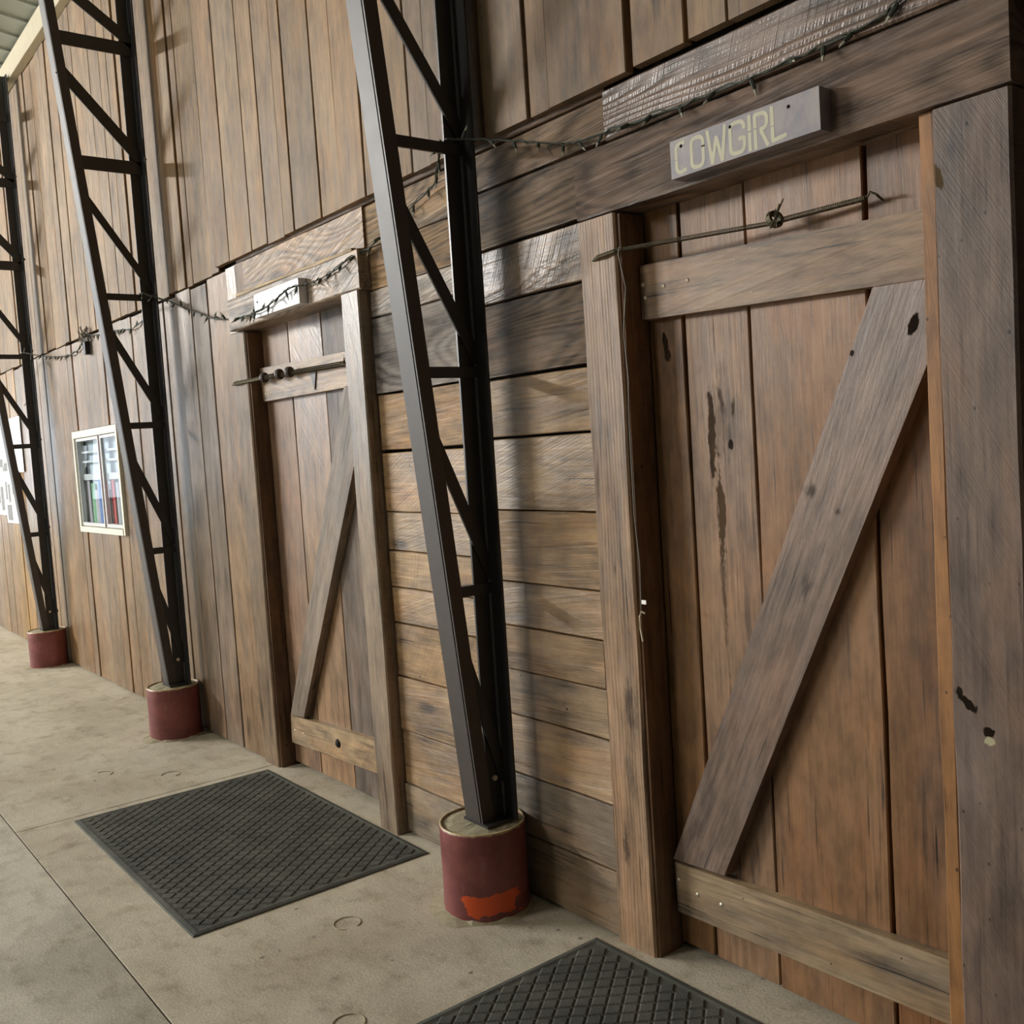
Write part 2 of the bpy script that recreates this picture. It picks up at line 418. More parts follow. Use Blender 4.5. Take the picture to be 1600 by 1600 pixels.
M_day = emit('daylight through panel', (.80, .90, 1.), DAY)
M_lampglass = emit('lamp glass', (1., .94, .84), 12.)
ng = NT('window glass'); _t = ng.t; _t.nodes.remove(ng.b)
_tr = _t.nodes.new('ShaderNodeBsdfTransparent'); _tr.inputs[0].default_value = (.93, .96, .97, 1)
_gl = _t.nodes.new('ShaderNodeBsdfGlossy'); _gl.inputs['Roughness'].default_value = .03
_fr = _t.nodes.new('ShaderNodeFresnel'); _fr.inputs[0].default_value = 1.18
_mx = _t.nodes.new('ShaderNodeMixShader'); _t.links.new(ng.math('MULTIPLY', _fr.outputs[0], ng.math('SUBTRACT', 1., _t.nodes.new('ShaderNodeNewGeometry').outputs['Backfacing'])), _mx.inputs[0]); _t.links.new(_tr.outputs[0], _mx.inputs[1]); _t.links.new(_gl.outputs[0], _mx.inputs[2])
_t.links.new(_mx.outputs[0], _t.nodes['Material Output'].inputs[0]); M_glass = ng.m

# ------------------------------------------------------------------ setting: wall
XW0, XW1 = -13.2, 1.6
wall = MB(); wall.box(XW0, -7.97, .045, .09, 0, 4.86); wall.box(-6.85, -4.72, .045, .09, 0, 4.86)
wall.box(-7.97, -6.85, .045, .09, 0, 1.12); wall.box(-7.97, -6.85, .045, .09, 1.87, 4.86)
wall.box(-4.69, -3.60, .14, .18, 0, 2.2); wall.box(-4.72, -3.58, .045, .09, 2.23, 4.86)
wall.box(-3.58, -2.10, .045, .09, 0, 4.86)
wall.box(-2.06, -1.11, .14, .18, 0, 2.2); wall.box(-2.10, -.95, .045, .09, 2.23, 4.86)
wall.box(-1.08, -.97, .045, .09, 0, 2.2)
wall_back = wall.build('wall_back', M_dark, origin=(-6, .05, 0))
tag(wall_back, 'long wall clad in weathered brown barn boards', 'wall', kind='structure')

UP = (146, 117, 81)
ups = [-.94, -1.17, -1.40, -1.601, -1.735, -1.938, -2.277, -2.379, -2.61, -2.914, -3.038, -3.204, -3.368, -3.57, -3.744, -3.996, -4.1, -4.28, -4.457, -4.731,
       -4.93, -5.039, -5.314, -5.407, -5.54, -5.693, -5.9, -6.02, -6.152, -6.27, -6.42, -6.568, -6.78, -6.946, -7.15, -7.28, -7.439, -7.6, -7.82, -7.95, -8.1, -8.267, -8.5, -8.62,
       -8.83, -8.95, -9.18, -9.3, -9.48, -9.7, -9.92, -10.1, -10.35, -10.5, -10.75, -11.0, -11.2, -11.5, -11.8, -12.1, -12.5, -12.9, -13.2]
gaps = {-1.938: .011, -2.379: .008, -1.735: .008, -3.038: .006, -3.57: .004, -4.731: .006, -5.407: .007, -5.039: .005, -4.457: .005, -7.6: .005}
for i in range(len(ups) - 1):
    a, b = ups[i + 1], ups[i]
    ga, gb = gaps.get(a, .0035), gaps.get(b, .0035)
    near = b > -4.75
    z0 = (2.545 if near else 2.533) + random.uniform(-.006, .006)
    if near:
        c = (147, 117, 79) if b < -2.95 else (136, 110, 82)
    else:
        c = UP if b > -7 else (146, 119, 86)
    plank('board', a + ga, b - gb, z0, 4.80, (-.036 if near else -.004) + random.uniform(-.007, .006), .03, M_up, wall_back, 'v', vary(c, .13, .05), 3, .002)
# dark ledge boards under the near upper boards
plank('ledge_board', -4.70, -2.07, 2.528, 2.548, -.012, .03, M_sid, wall_back, 'h', lin((110, 84, 62)), 3, .002)

LOW = (154, 126, 97)
lows = [-4.86, -5.135, -5.37, -5.60, -5.81, -6.02, -6.19, -6.41, -6.62, -6.85, -7.044, -7.194, -7.464, -7.67, -7.841, -7.97, -8.23, -8.45, -8.69, -8.9, -9.18, -9.34, -9.54, -9.8, -10.1, -10.4, -10.67, -10.95, -11.2, -11.6, -11.95, -12.3, -12.8, -13.2]
for i in range(len(lows) - 1):
    a, b = lows[i + 1], lows[i]; g = .006 if b in (-5.135, -8.23, -9.54) else .0035
    zt = 2.525 + random.uniform(-.02, .005); y = random.uniform(-.007, .004)
    c = LOW if random.random() < .8 else (148, 128, 110)
    if -10.2 < b < -9.7: c = (170, 134, 82)
    col = vary(c, .1, .05)
    if a >= -7.98 and b <= -6.84:
        plank('board', a + g, b - g, .012, 1.115, y, .03, M_low, wall_back, 'v', col, 3, .0015)
        plank('board', a + g, b - g, 1.872, zt, y, .03, M_low, wall_back, 'v', col, 3, .0015)
    else:
        plank('board', a + g, b - g, .012, zt, y, .03, M_low, wall_back, 'v', col, 3, .0015)

# horizontal siding between the doors, left and right of the near column
SID = (178, 147, 110)
zl = [.006, .21, .433, .655, .873, 1.017, 1.165, 1.32, 1.56, 1.787, 2.088, 2.196, 2.36, 2.526]
zr = [.006, .213, .423, .629, .787, .94, 1.093, 1.335, 1.579, 1.779, 2.026, 2.206, 2.40, 2.526]
gs = {1.56: .006, 1.787: .004, 2.026: .004, 1.779: .006, 1.579: .004, 2.206: .006, 2.40: .005}
for zz, xa, xb in ((zl, -3.455, -2.815), (zr, -2.811, -2.217)):
    for i in range(len(zz) - 1):
        z0, z1 = zz[i], zz[i + 1]; g0, g1 = gs.get(z0, .0022), gs.get(z1, .0022)
        c = SID
        if xa > -3 and z0 > 1.7: c = (156, 134, 114)
        if xa > -3 and z0 < .25: c = (148, 128, 104)
        if xa < -3 and 1.75 < z0 < 2.1: c = (172, 160, 150)
        x1 = xb if z1 < 2.45 else (xb if xa < -3 else -2.07)
        if z0 < .01 and xa < -3: c = (176, 158, 134)
        plank('siding_board', xa, x1, z0 + g0, z1 - g1, random.uniform(-.003, .003), .03, M_sid if z0 < 1.7 else M_hdr, wall_back, 'h', vary(c, .08, .04), 4, .0015)
plank('siding_board', -4.625, -3.457, 2.365, 2.526, -.012, .04, M_hdr, wall_back, 'h', vary((170, 140, 108), .03), 4, .002)
plank('siding_board', -4.74, -4.632, 2.365, 2.53, -.008, .04, M_up, wall_back, 'v', vary((150, 124, 100), .03), 3, .002)
plank('board', -4.86, -4.744, 2.204, 2.53, -.004, .03, M_low, wall_back, 'v', vary((166, 146, 126), .03), 3, .002)
# recess to the right of the near door
plank('board', -.94, -.5, .0, 4.8, .32, .03, M_door, wall_back, 'v', lin((110, 84, 62)), 3)
plank('board', -.495, .1, .0, 4.8, .32, .03, M_door, wall_back, 'v', lin((116, 90, 66)), 3)
plank('board', .105, .8, .0, 4.8, .32, .03, M_door, wall_back, 'v', lin((112, 86, 64)), 3)
plank('board', .805, 1.6, .0, 4.8, .32, .03, M_door, wall_back, 'v', lin((112, 86, 64)), 3)

# ------------------------------------------------------------------ setting: floor
fl = MB(); fl.box(-34, 3, -18, .34, -.12, -.03); floor = fl.build('floor', M_dark, origin=(-6, -2, -.05))
tag(floor, 'worn dusty grey concrete floor', 'floor', kind='structure')


def slab(x0, x1, y0, y1, mat, dz=0.):
    b = MB(); c = .0007
    vs = [(x0, y0, -.04), (x1, y0, -.04), (x1, y1, -.04), (x0, y1, -.04), (x0, y0, dz - c), (x1, y0, dz - c), (x1, y1, dz - c), (x0, y1, dz - c),
          (x0 + c, y0 + c, dz), (x1 - c, y0 + c, dz), (x1 - c, y1 - c, dz), (x0 + c, y1 - c, dz)]
    b.add(vs, [(0, 3, 2, 1), (0, 1, 5, 4), (1, 2, 6, 5), (2, 3, 7, 6), (3, 0, 4, 7), (4, 5, 9, 8), (5, 6, 10, 9), (6, 7, 11, 10), (7, 4, 8, 11), (8, 9, 10, 11)])
    return b.build('slab', mat, floor)


slab(-4.757, 2.8, -1.214, .33, M_c1); slab(-9.4, -4.763, -1.214, .33, M_c1); slab(-33, -9.406, -1.214, .33, M_c1)
for (a, b) in ((-1.6, 2.8), (-6.2, -1.606), (-10.8, -6.206), (-15.4, -10.806), (-33, -15.406)):
    slab(a, b, -5.8, -1.220, M_c2, .0)
    slab(a, b, -17.8, -5.808, M_c2, -.002)

for (rx, ry, a0, a1) in ((-2.935, -.57, 20, 320), (-2.41, -.85, 0, 300), (-5.32, -.69, 30, 200), (-5.03, -.44, 10, 250)):
    b = MB(); b.tube([(rx + .045 * math.cos(R(a0 + (a1 - a0) * i / 20)), ry + .045 * math.sin(R(a0 + (a1 - a0) * i / 20)), .0004) for i in range(21)], .0026, 6); b.build('anchor_ring', M_cast, floor)

# ------------------------------------------------------------------ setting: ceiling, fascia, end wall, added light-blocking side wall
ce = MB()
ce.add([(-34, .1, 4.86), (3, .1, 4.86), (3, -18, 7.6), (-34, -18, 7.6), (-34, .1, 4.90), (3, .1, 4.90), (3, -18, 7.64), (-34, -18, 7.64)],
       [(0, 1, 2, 3), (4, 7, 6, 5), (0, 4, 5, 1), (2, 6, 7, 3)])
ceiling = ce.build('ceiling', M_roof, origin=(-6, -4, 5.4)); tag(ceiling, 'pale grey ribbed metal roof lining', 'ceiling', kind='structure')
rb = None
for k in range(60):
    x = -20 + k * .3
    p = MB(); p.add([(x, 0, 4.855), (x + .03, 0, 4.855), (x + .03, -14, 6.975), (x, -14, 6.975), (x, 0, 4.875), (x + .03, 0, 4.875), (x + .03, -14, 6.995), (x, -14, 6.995)],
                    [(0, 1, 2, 3), (4, 7, 6, 5), (0, 4, 5, 1), (2, 6, 7, 3), (1, 5, 6, 2), (0, 3, 7, 4)])
    if rb is None: rb = p.build('roof_rib', M_roof, ceiling)
    else:
        c = rb.copy(); COL.objects.link(c); c.location = rb.location + Vector((k * .3, 0, 0))
tr = plank('trim_1', -13.2, 1.6, 4.70, 4.855, -.06, .055, M_fascia, None, 'h', None, 6, .012)
tag(tr, 'dusty white fascia board along the top of the board wall', 'trim', kind='structure')
ew = MB(); ew.box(-20.2, -20, -18, .2, 0, .6); ew.box(-20.2, -20, -16, -3.2, .6, 1.0); ew.box(-20.2, -20, -18, -16.0, .6, 8); ew.box(-20.2, -20, -1.2, .2, .6, 5.2); ew.box(-20.2, -20, -3.2, -1.2, 2.8, 5.3); ew.box(-20.2, -20, -16.0, -3.2, 6.4, 7.3)
ewo = ew.build('wall_end', M_roof); tag(ewo, 'far metal end wall with tall daylight panels', 'wall', kind='structure')
for j in range(3):
    for i in range(5):
        if j == 2 and i == 4: continue
        p = MB(); p.box(-20.12, -20.08, -16 + i * 2.56 + .05, -13.44 + i * 2.56 - .05, 1.0 + j * 1.8 + .05, 2.8 + j * 1.8 - .05); p.build('daylight_panel', M_day, ewo)
p = MB(); p.box(-20.12, -20.08, -3.15, -1.25, .65, 2.75); p.build('daylight_panel', M_day, ewo)
rw = MB(); rw.box(.78, .9, -6, .315, 0, 5.8); rwo = rw.build('shade_wall_right', M_dark); tag(rwo, 'added unseen partition right of the near door, blocks light', 'wall', kind='structure')  # unseen partition, added to keep light off the right side

# ------------------------------------------------------------------ near door
d1 = empty('door_1', (-1.58, .06, 0)); tag(d1, 'wide plank door with diagonal brace under the lettered sign', 'door', kind='structure')
DC = (140, 108, 80)
xs = [-2.054, -1.918, -1.688, -1.338, -1.06]; dm = [M_dk, M_rot, M_door, M_door]; dc = [(150, 110, 70), (154, 121, 92), (152, 114, 80), (136, 98, 64)]
for i in range(4):
    plank('door_board', xs[i] + .004, xs[i + 1] - .004, .02, 2.21, .10 + (0, .003, -.002, .002)[i], .03, dm[i], d1, 'v', lin(dc[i]), 8, .002)
def bolt(parent, x, y, z, r=.008, mat=None):
    b = MB(); n = 10
    prof = [(r, 0), (r * .95, .3), (r * .6, .75), (0.0001, 1.)]
    for (rr, t) in prof:
        for k in range(n):
            q = 2 * math.pi * k / n; b.v.append((x + rr * math.cos(q), y - t * r * .6, z + rr * math.sin(q)))
    for j in range(3):
        for k in range(n): b.f.append((j * n + k, j * n + (k + 1) % n, (j + 1) * n + (k + 1) % n, (j + 1) * n + k))
    b.build('bolt', mat or M_nail, parent, smooth=True)


r1 = slantboard('rail', [(-2.049, 1.889), (-2.047, 2.045), (-1.145, 2.012), (-1.143, 1.858)][::-1], .068, .032, M_rail, d1, lin((152, 126, 100)))
r2 = slantboard('rail', [(-2.034, .128), (-2.037, .28), (-1.145, .302), (-1.143, .145)][::-1], .068, .032, M_rail, d1, lin((164, 142, 112)))
BP = [(-2.033, .29), (-1.838, .298), (-1.147, 1.73), (-1.147, 1.86), (-1.300, 1.864)]
def in_brace(x, z):
    t = math.atan2(BP[-1][0] - BP[0][0], BP[-1][1] - BP[0][1]); cx = sum(p[0] for p in BP) / 5; cz = sum(p[1] for p in BP) / 5
    return ((x - cx) * math.cos(t) - (z - cz) * math.sin(t), (x - cx) * math.sin(t) + (z - cz) * math.cos(t))
GK = (.06, .052, .05)
M_brace = make_wood('grey knotty brace', rough=.48, rings=.08, saw=.6, grey=.6, knots=.0, bump=.45, gcol=(118, 112, 116), blobs=(
    (*in_brace(-1.492, 1.392), .022, .03, .8, GK), (*in_brace(-1.205, 1.765), .012, .03, 1., DK), (*in_brace(-1.362, 1.717), .007, .01, .9, DK), (*in_brace(-1.515, 1.15), .03, .05, .65, GK), (*in_brace(-1.42, 1.34), .012, .012, .7, DK), (*in_brace(-1.93, .42), .035, .05, .5, GK)))
slantboard('brace', BP, .060, .04, M_brace, d1, lin((136, 115, 102)))
for x, z in ((-2.036, 1.989), (-2.029, 1.951), (-1.955, 1.972), (-1.866, 1.973)): bolt(r1, x, .069, z, .0075)
for x, z in ((-1.651, 1.906), (-1.649, 2.019), (-1.905, 1.90), (-1.885, 2.0), (-1.70, 2.0)): bolt(r1, x, .069, z, .0035)
for x, z in ((-2.022, .228), (-1.949, .206), (-1.86, .205)): bolt(r2, x, .069, z, .0075)
for x, z in ((-1.99, .16), (-1.78, .25), (-1.5, .17), (-1.3, .26)): bolt(r2, x, .069, z, .003, M_dark)
plank('stop_strip', -1.149, -1.114, .0, 2.196, .012, .08, M_strip, d1, 'v', lin((158, 112, 66)), 10, .002)
plank('jamb_board', -2.0595, -2.051, .0, 2.19, .004, .094, M_door, d1, 'v', lin((132, 100, 74)), 3, .0004, .001)
plank('door_post', -2.216, -2.0605, .0, 2.194, -.008, .15, M_lpost, d1, 'v', lin((164, 134, 106)), 12, .003, .006)
plank('door_post', -1.111, -.945, .0, 2.192, -.004, .15, M_rpost, d1, 'v', lin((118, 99, 88)), 12, .003, .006)
plank('door_header', -2.212, -.941, 2.197, 2.388, -.014, .15, M_hdr, d1, 'h', lin((142, 120, 106)), 8, .002, .005)
plank('door_header', -2.067, -.941, 2.393, 2.53, -.022, .06, M_hdr, d1, 'h', lin((124, 104, 92)), 8, .002, .005)

# ------------------------------------------------------------------ far door
d2 = empty('door_2', (-4.14, .06, 0)); tag(d2, 'grey brown plank door with diagonal brace under the blank sheen-white sign', 'door', kind='structure')
for (a, b, c, m) in ((-4.69, -4.384, (150, 118, 92), M_door), (-4.384, -4.045, (166, 132, 100), M_low), (-4.045, -3.59, (140, 126, 118), M_low)):
    plank('door_board', a + .003, b - .003, .02, 2.21, .082, .03, m, d2, 'v', lin(c), 6, .002)
q1 = slantboard('rail', [(-4.655, 1.848), (-4.665, 2.014), (-3.64, 1.995), (-3.64, 1.846)][::-1], .052, .03, M_rail, d2, lin((176, 148, 118)))
q2 = slantboard('rail', [(-4.64, .13), (-4.63, .272), (-3.64, .315), (-3.64, .165)][::-1], .052, .03, M_rail, d2, lin((176, 150, 116)))
slantboard('brace', [(-4.60, .278), (-4.452, .29), (-3.655, 1.70), (-3.655, 1.85), (-3.80, 1.85)], .040, .04, M_low, d2, lin((158, 142, 128)))
for x, z in ((-4.62, 1.885), (-4.56, 1.88)): bolt(q1, x, .053, z, .007)
for x, z in ((-4.59, .2), (-4.5, .2)): bolt(q2, x, .053, z, .006)
bolt(q2, -4.13, .053, .225, .022, M_dark)
plank('stop_strip', -3.648, -3.604, .0, 2.196, -.015, .06, M_strip, d2, 'v', lin((196, 166, 128)), 6, .0025)
plank('jamb_board', -4.687, -4.677, .0, 2.19, .006, .074, M_door, d2, 'v', lin((122, 94, 72)), 3, .0004, .001)
plank('door_post', -4.862, -4.688, .0, 2.2, -.006, .16, M_low, d2, 'v', lin((158, 134, 110)), 8, .003, .006)
plank('door_post', -3.602, -3.46, .0, 2.2, -.052, .10, M_low, d2, 'v', lin((152, 134, 116)), 8, .003, .006)
plank('door_header', -4.752, -3.446, 2.203, 2.358, -.052, .2, M_hdr, d2, 'h', lin((176, 158, 142)), 8, .002, .006)
plank('splinter_strip', -4.66, -3.5, 2.357, 2.372, -.045, .04, M_strip, d2, 'h', lin((206, 182, 140)), 10, .003)

# ------------------------------------------------------------------ window
wn = empty('window_1', (-7.41, 0, 1.116)); tag(wn, 'small cream framed sliding window in the board wall', 'window', kind='structure')
X0, X1, Z0, Z1 = -7.965, -6.855, 1.116, 1.866


def wbox(name, x0, x1, y0, y1, z0, z1, m, p=wn):
    b = MB(); b.box(x0, x1, y0, y1, z0, z1); return b.build(name, m, p)


wbox('window_frame', X0, X0 + .035, -.02, .05, Z0, Z1, M_cream); wbox('window_frame', X1 - .035, X1, -.02, .05, Z0, Z1, M_cream)
wbox('window_frame', X0 + .035, X1 - .035, -.02, .05, Z1 - .05, Z1, M_cream); wbox('window_frame', X0 + .035, X1 - .035, -.025, .05, Z0, Z0 + .04, M_cream)
for (a, b) in ((X0 + .036, -7.345), (-7.30, X1 - .036)):
    s = wbox('sash', a, a + .02, -.008, .02, Z0 + .045, Z1 - .055, M_white)
    wbox('sash_bar', b - .02, b, -.008, .02, Z0 + .045, Z1 - .055, M_white, s)
    wbox('sash_bar', a + .02, b - .02, -.008, .02, Z0 + .045, Z0 + .07, M_white, s); wbox('sash_bar', a + .02, b - .02, -.008, .02, Z1 - .075, Z1 - .055, M_white, s)
    wbox('pane', a + .02, b - .02, .002, .005, Z0 + .07, Z1 - .075, M_glass, s)
wbox('mullion', -7.345, -7.30, -.004, .022, Z0 + .04, Z1 - .05, M_brownbar)
wbox('reflection_sheet', X0, X1, .060, .07, Z0 - .0, Z1 + .0, flat('pale window reflection', (206, 214, 226), .9))  # pale sheet paints the bright reflection in the panes
for k, c in enumerate(((200, 190, 200), (150, 200, 160), (214, 206, 216), (120, 150, 214), (210, 200, 205), (190, 205, 215), (224, 90, 96), (205, 200, 210), (120, 170, 150), (214, 200, 200))):  # pastel strips stand for the colours mirrored in the glass
    x = X0 + .06 + k * .102
    b = MB(); pts = 7
    for i in range(pts):
        t = i / (pts - 1); xx = x + t * .088; yy = .038 + .008 * math.sin(t * 6.3 + k)
        b.v += [(xx, yy, Z0 + .02), (xx, yy, Z1 - .34 - .05 * (k % 3)), (xx, yy + .006, Z0 + .02), (xx, yy + .006, Z1 - .34 - .05 * (k % 3))]
    for i in range(pts - 1):
        o = i * 4; b.f += [(o, o + 4, o + 5, o + 1), (o + 2, o + 3, o + 7, o + 6), (o + 1, o + 5, o + 7, o + 3)]
    b.build('reflection_strip', flat('cloth %d' % k, c, .9), wn)
for z in (1.50, 1.63, 1.70): wbox('reflection_bar', X0 + .04, X1 - .04, .020, .026, z, z + (.045 if z < 1.6 else .014), M_white)  # white bars paint the railing reflected in the panes

# ------------------------------------------------------------------ piers and lattice columns
PX = [-2.712, -5.765, -8.77]; PY = -.151


def pier(x, mat, label):
    e = empty('column_footing', (x, PY, 0)); tag(e, label, 'footing', 'red painted round column footings')
    b = MB(); r = .146
    b.lathe([(r * 1.01, 0), (r * 1.0, .05), (r, .15), (r, .25), (r * .998, .285), (r * .99, .296), (r * .955, .297), (r * .95, .27)], (x, PY, 0), 40, .0012)
    b.build('painted_sleeve', mat, e, (x, PY, 0), smooth=True)
    t = MB(); t.lathe([(r * .957, .27), (r * .955, .289), (r * .7, .296), (r * .35, .299), (.0001, .30)], (x, PY, 0), 28, .0022); t.build('concrete_top', M_cast, e, (x, PY, 0))
    g = MB(); n = 26
    for k in range(n):
        q = 2 * math.pi * k / n; k1 = random.uniform(1.05, 1.18) + (.22 if -2.9 < (q - 2 * math.pi if q > math.pi else q) < -1.2 else 0)
        ny = PY + r * k1 * math.sin(q)
        g.v += [(x + r * .98 * math.cos(q), PY + r * .98 * math.sin(q), random.uniform(.007, .015)), (x + r * k1 * math.cos(q), min(ny, -.002), .0005)]
    for k in range(n): g.f.append((2 * k, 2 * k + 1, 2 * ((k + 1) % n) + 1, 2 * ((k + 1) % n)))
    g.build('grout_skirt', M_cast, e)
    return e


pier(PX[0], M_pier_o, 'burgundy round footing with flaked orange patch, nearest column')
pier(PX[1], M_pier, 'burgundy round footing left of the far plank door, under middle column')
pier(PX[2], M_pier, 'burgundy round footing farthest along the wall')

SZ = [1.085, 1.80, 2.515, 3.235, 3.885, 4.40]


def yfr(z): return -.165 - .09 * z


def column(x, label):
    e = empty('lattice_column', (x, PY, .298)); tag(e, label, 'column', 'black steel lattice columns')
    zb, zt = .302, 4.72
    xl = x + .067                     # outer face of front leg
    f = MB()
    def pl(x0, x1, d0, d1):           # plate following the leaning chord, from d0 to d1 behind its face
        f.add([(x0, yfr(zb) + d0, zb), (x1, yfr(zb) + d0, zb), (x1, yfr(zb) + d1, zb), (x0, yfr(zb) + d1, zb), (x0, yfr(zt) + d0, zt), (x1, yfr(zt) + d0, zt), (x1, yfr(zt) + d1, zt), (x0, yfr(zt) + d1, zt)],
              [(0, 3, 2, 1), (4, 5, 6, 7), (0, 1, 5, 4), (1, 2, 6, 5), (2, 3, 7, 6), (3, 0, 4, 7)])
    pl(x - .033, xl - .016, 0, .007); pl(xl - .022, xl - .016, .007, .045)
    fc = f.build('front_chord', M_steel2, e)
    f = MB(); pl(xl - .011, xl - .004, .001, .050); f.build('chord_leg', M_steel2, fc)
    r = MB(); r.box(xl - .028, xl - .020, -.152, -.080, zb, zt); r.box(xl - .028, xl + .045, -.088, -.080, zb, zt); r.box(xl - .09, xl - .03, -.088, -.080, zb, zt)
    r.build('rear_chord', M_steel, e)
    wb = MB(); wb.box(xl - .0195, xl - .012, -.094, -.0885, zb, zt); wb.build('highlight_strip', M_highlight, e)  # added strip paints the highlight line at the chord root
    for i, z in enumerate(SZ):
        hh = .018 if i < 3 else .036
        s = MB(); s.yzprism([(yfr(z) + .02, z - hh), (-.082, z - hh), (-.082, z + hh), (yfr(z) + .02, z + hh)], xl - .020, xl - .011)
        s.box(xl - .045, xl - .020, yfr(z) + .05, -.155, z + hh - .006, z + hh)
        s.build('strut', M_steel, e)
    zz = [.40] + SZ
    for i in range(len(zz) - 1):
        za, zc = zz[i + 1] - .17, zz[i] + .035
        if i == 0: zc = .43
        wv = .021 if i < 4 else .032
        p0 = Vector((yfr(za) + .02, za)); p1 = Vector((-.078, zc)); t = (p1 - p0).normalized(); nn = Vector((-t.y, t.x)) * wv
        s = MB(); s.yzprism([tuple(p0 + nn), tuple(p0 - nn), tuple(p1 - nn), tuple(p1 + nn)], xl - .019, xl - .011)
        s.build('diagonal', M_steel, e)
    b = MB(); b.box(x - .04, xl + .03, yfr(.31) - .004, -.076, .2995, .308); b.box(xl - .026, xl - .018, yfr(.33) + .03, -.085, .308, .372); b.build('base_plate', M_steel, e)
    bb = MB(); n = 12
    for sx, xx in ((1, xl - .0195), (0, xl - .008)):
        for k in range(n): bb.v.append((xx, -.125 + .009 * math.cos(2 * math.pi * k / n), .445 + .009 * math.sin(2 * math.pi * k / n)))
    bb.f = [tuple(range(n, 2 * n))] + [(k, (k + 1) % n, n + (k + 1) % n, n + k) for k in range(n)]
    bb.build('bolt', M_nail, e)  # pale disc paints the lit wall seen through a hole
    return e


column(PX[0], 'black steel lattice column nearest, between the two plank doors')
column(PX[1], 'black steel lattice column between the window and the far plank door')
column(PX[2], 'black steel lattice column farthest along the wall, left of the window')

# ------------------------------------------------------------------ door mats
def doormat(x0, x1, y0, y1, label):
    e = empty('door_mat', ((x0 + x1) / 2, (y0 + y1) / 2, 0)); tag(e, label, 'mat', 'black ribbed door mats')
    h = .008; c = .02
    b = MB(); b.add([(x0, y0, .001), (x1, y0, .001), (x1, y1, .001), (x0, y1, .001), (x0 + .004, y0 + .004, .005), (x1 - .004, y0 + .004, .005), (x1 - .004, y1 - .004, .005), (x0 + .004, y1 - .004, .005),
                     (x0 + c, y0 + c, h), (x1 - c, y0 + c, h), (x1 - c, y1 - c, h), (x0 + c, y1 - c, h), (x0 + c * 1.6, y0 + c * 1.6, h - .003), (x1 - c * 1.6, y0 + c * 1.6, h - .003), (x1 - c * 1.6, y1 - c * 1.6, h - .003), (x0 + c * 1.6, y1 - c * 1.6, h - .003)],
                    [(0, 3, 2, 1)] + [q for r0 in (0, 4, 8) for q in [(r0 + i, r0 + (i + 1) % 4, r0 + 4 + (i + 1) % 4, r0 + 4 + i) for i in range(4)]] + [(12, 13, 14, 15)])
    b.build('mat_base', M_mat, e)
    t = MB(); px, py = .056, .036; r = 0; y = y0 + .045
    while y < y1 - .04:
        x = x0 + .05 + (px / 2 if r % 2 else 0)
        while x < x1 - .045:
            a, bb = px * .485, py * .97
            lo = [(x - a, y), (x, y - bb), (x + a, y), (x, y + bb)]
            t.add([(u, v, h - .003) for u, v in lo] + [(x + (u - x) * .74, y + (v - y) * .74, h + .0005) for u, v in lo],
                  [(4, 5, 6, 7)] + [(i, (i + 1) % 4, 4 + (i + 1) % 4, 4 + i) for i in range(4)])
            x += px
        y += py; r += 1
    tag(t.build('tread', M_mat, e), kind='stuff')
    return e


doormat(-4.70, -3.215, -.99, -.058, 'dark rubber door mat with diamond tread before the far door')
doormat(-2.275, -.79, -.985, -.05, 'dark rubber door mat at the foot of the near door')

# ------------------------------------------------------------------ signs
sg = empty('sign_board', (-1.56, -.052, 2.21)); tag(sg, 'blue grey board sign lettered COWGIRL over the near door', 'sign')
bd = MB(); bd.box(-1.792, -1.342, -.056, -.0155, 2.212, 2.308); bd.build('board', M_sign, sg)
LW = dict(C=.046, O=.048, W=.066, G=.052, I=.012, R=.044, L=.042); H = .082; S = .0098


def arc(cx, cz, r, a0, a1, n=4): return [(cx + r * math.cos(R(a0 + (a1 - a0) * i / n)), cz + r * math.sin(R(a0 + (a1 - a0) * i / n))) for i in range(n + 1)]


def strokes(ch, w):
    k = S / 2; r = .014
    rr = [(w - k, H * .62)] + arc(w - k - r, H - k - r, r, 0, 90) + arc(k + r, H - k - r, r, 90, 180) + arc(k + r, k + r, r, 180, 270) + arc(w - k - r, k + r, r, 270, 360)
    if ch == 'C': return [[(w * .72, H - k)] + arc(k + r, H - k - r, r, 90, 180) + [(k, H * .5)], [(k, H * .44)] + arc(k + r, k + r, r, 180, 270) + [(w * .8, k + .004)]]
    if ch == 'O': return [rr + [(w - k, H * .62)]]
    if ch == 'W': return [[(k, H), (w * .27, 0)], [(w * .27, 0), (w * .5, H * .75)], [(w * .5, H * .75), (w * .75, 0)], [(w * .75, 0), (w - k, H)]]
    if ch == 'G': return [[(w - k, H * .72)] + arc(w - k - r, H - k - r, r, 0, 90) + arc(k + r, H - k - r, r, 90, 180) + arc(k + r, k + r, r, 180, 270) + arc(w - k - r, k + r, r, 270, 360) + [(w - k, H * .45), (w * .6, H * .45)]]
    if ch == 'I': return [[(w / 2, 0), (w / 2, H * .5)], [(w / 2, H * .58), (w / 2, H)]]
    if ch == 'R': return [[(k, 0), (k, H * .52)], [(k, H * .6), (k, H - k)] + [(w * .5, H - k)] + arc(w - k - r, H - k - r, r, 90, 0) + arc(w - k - r, H * .5 + r, r, 0, -90) + [(w * .45, H * .5)], [(w * .5, H * .46), (w - k * .8, 0)]]
    return [[(k, H), (k, H * .5)], [(k, H * .43), (k, k), (w, k + .004)]]


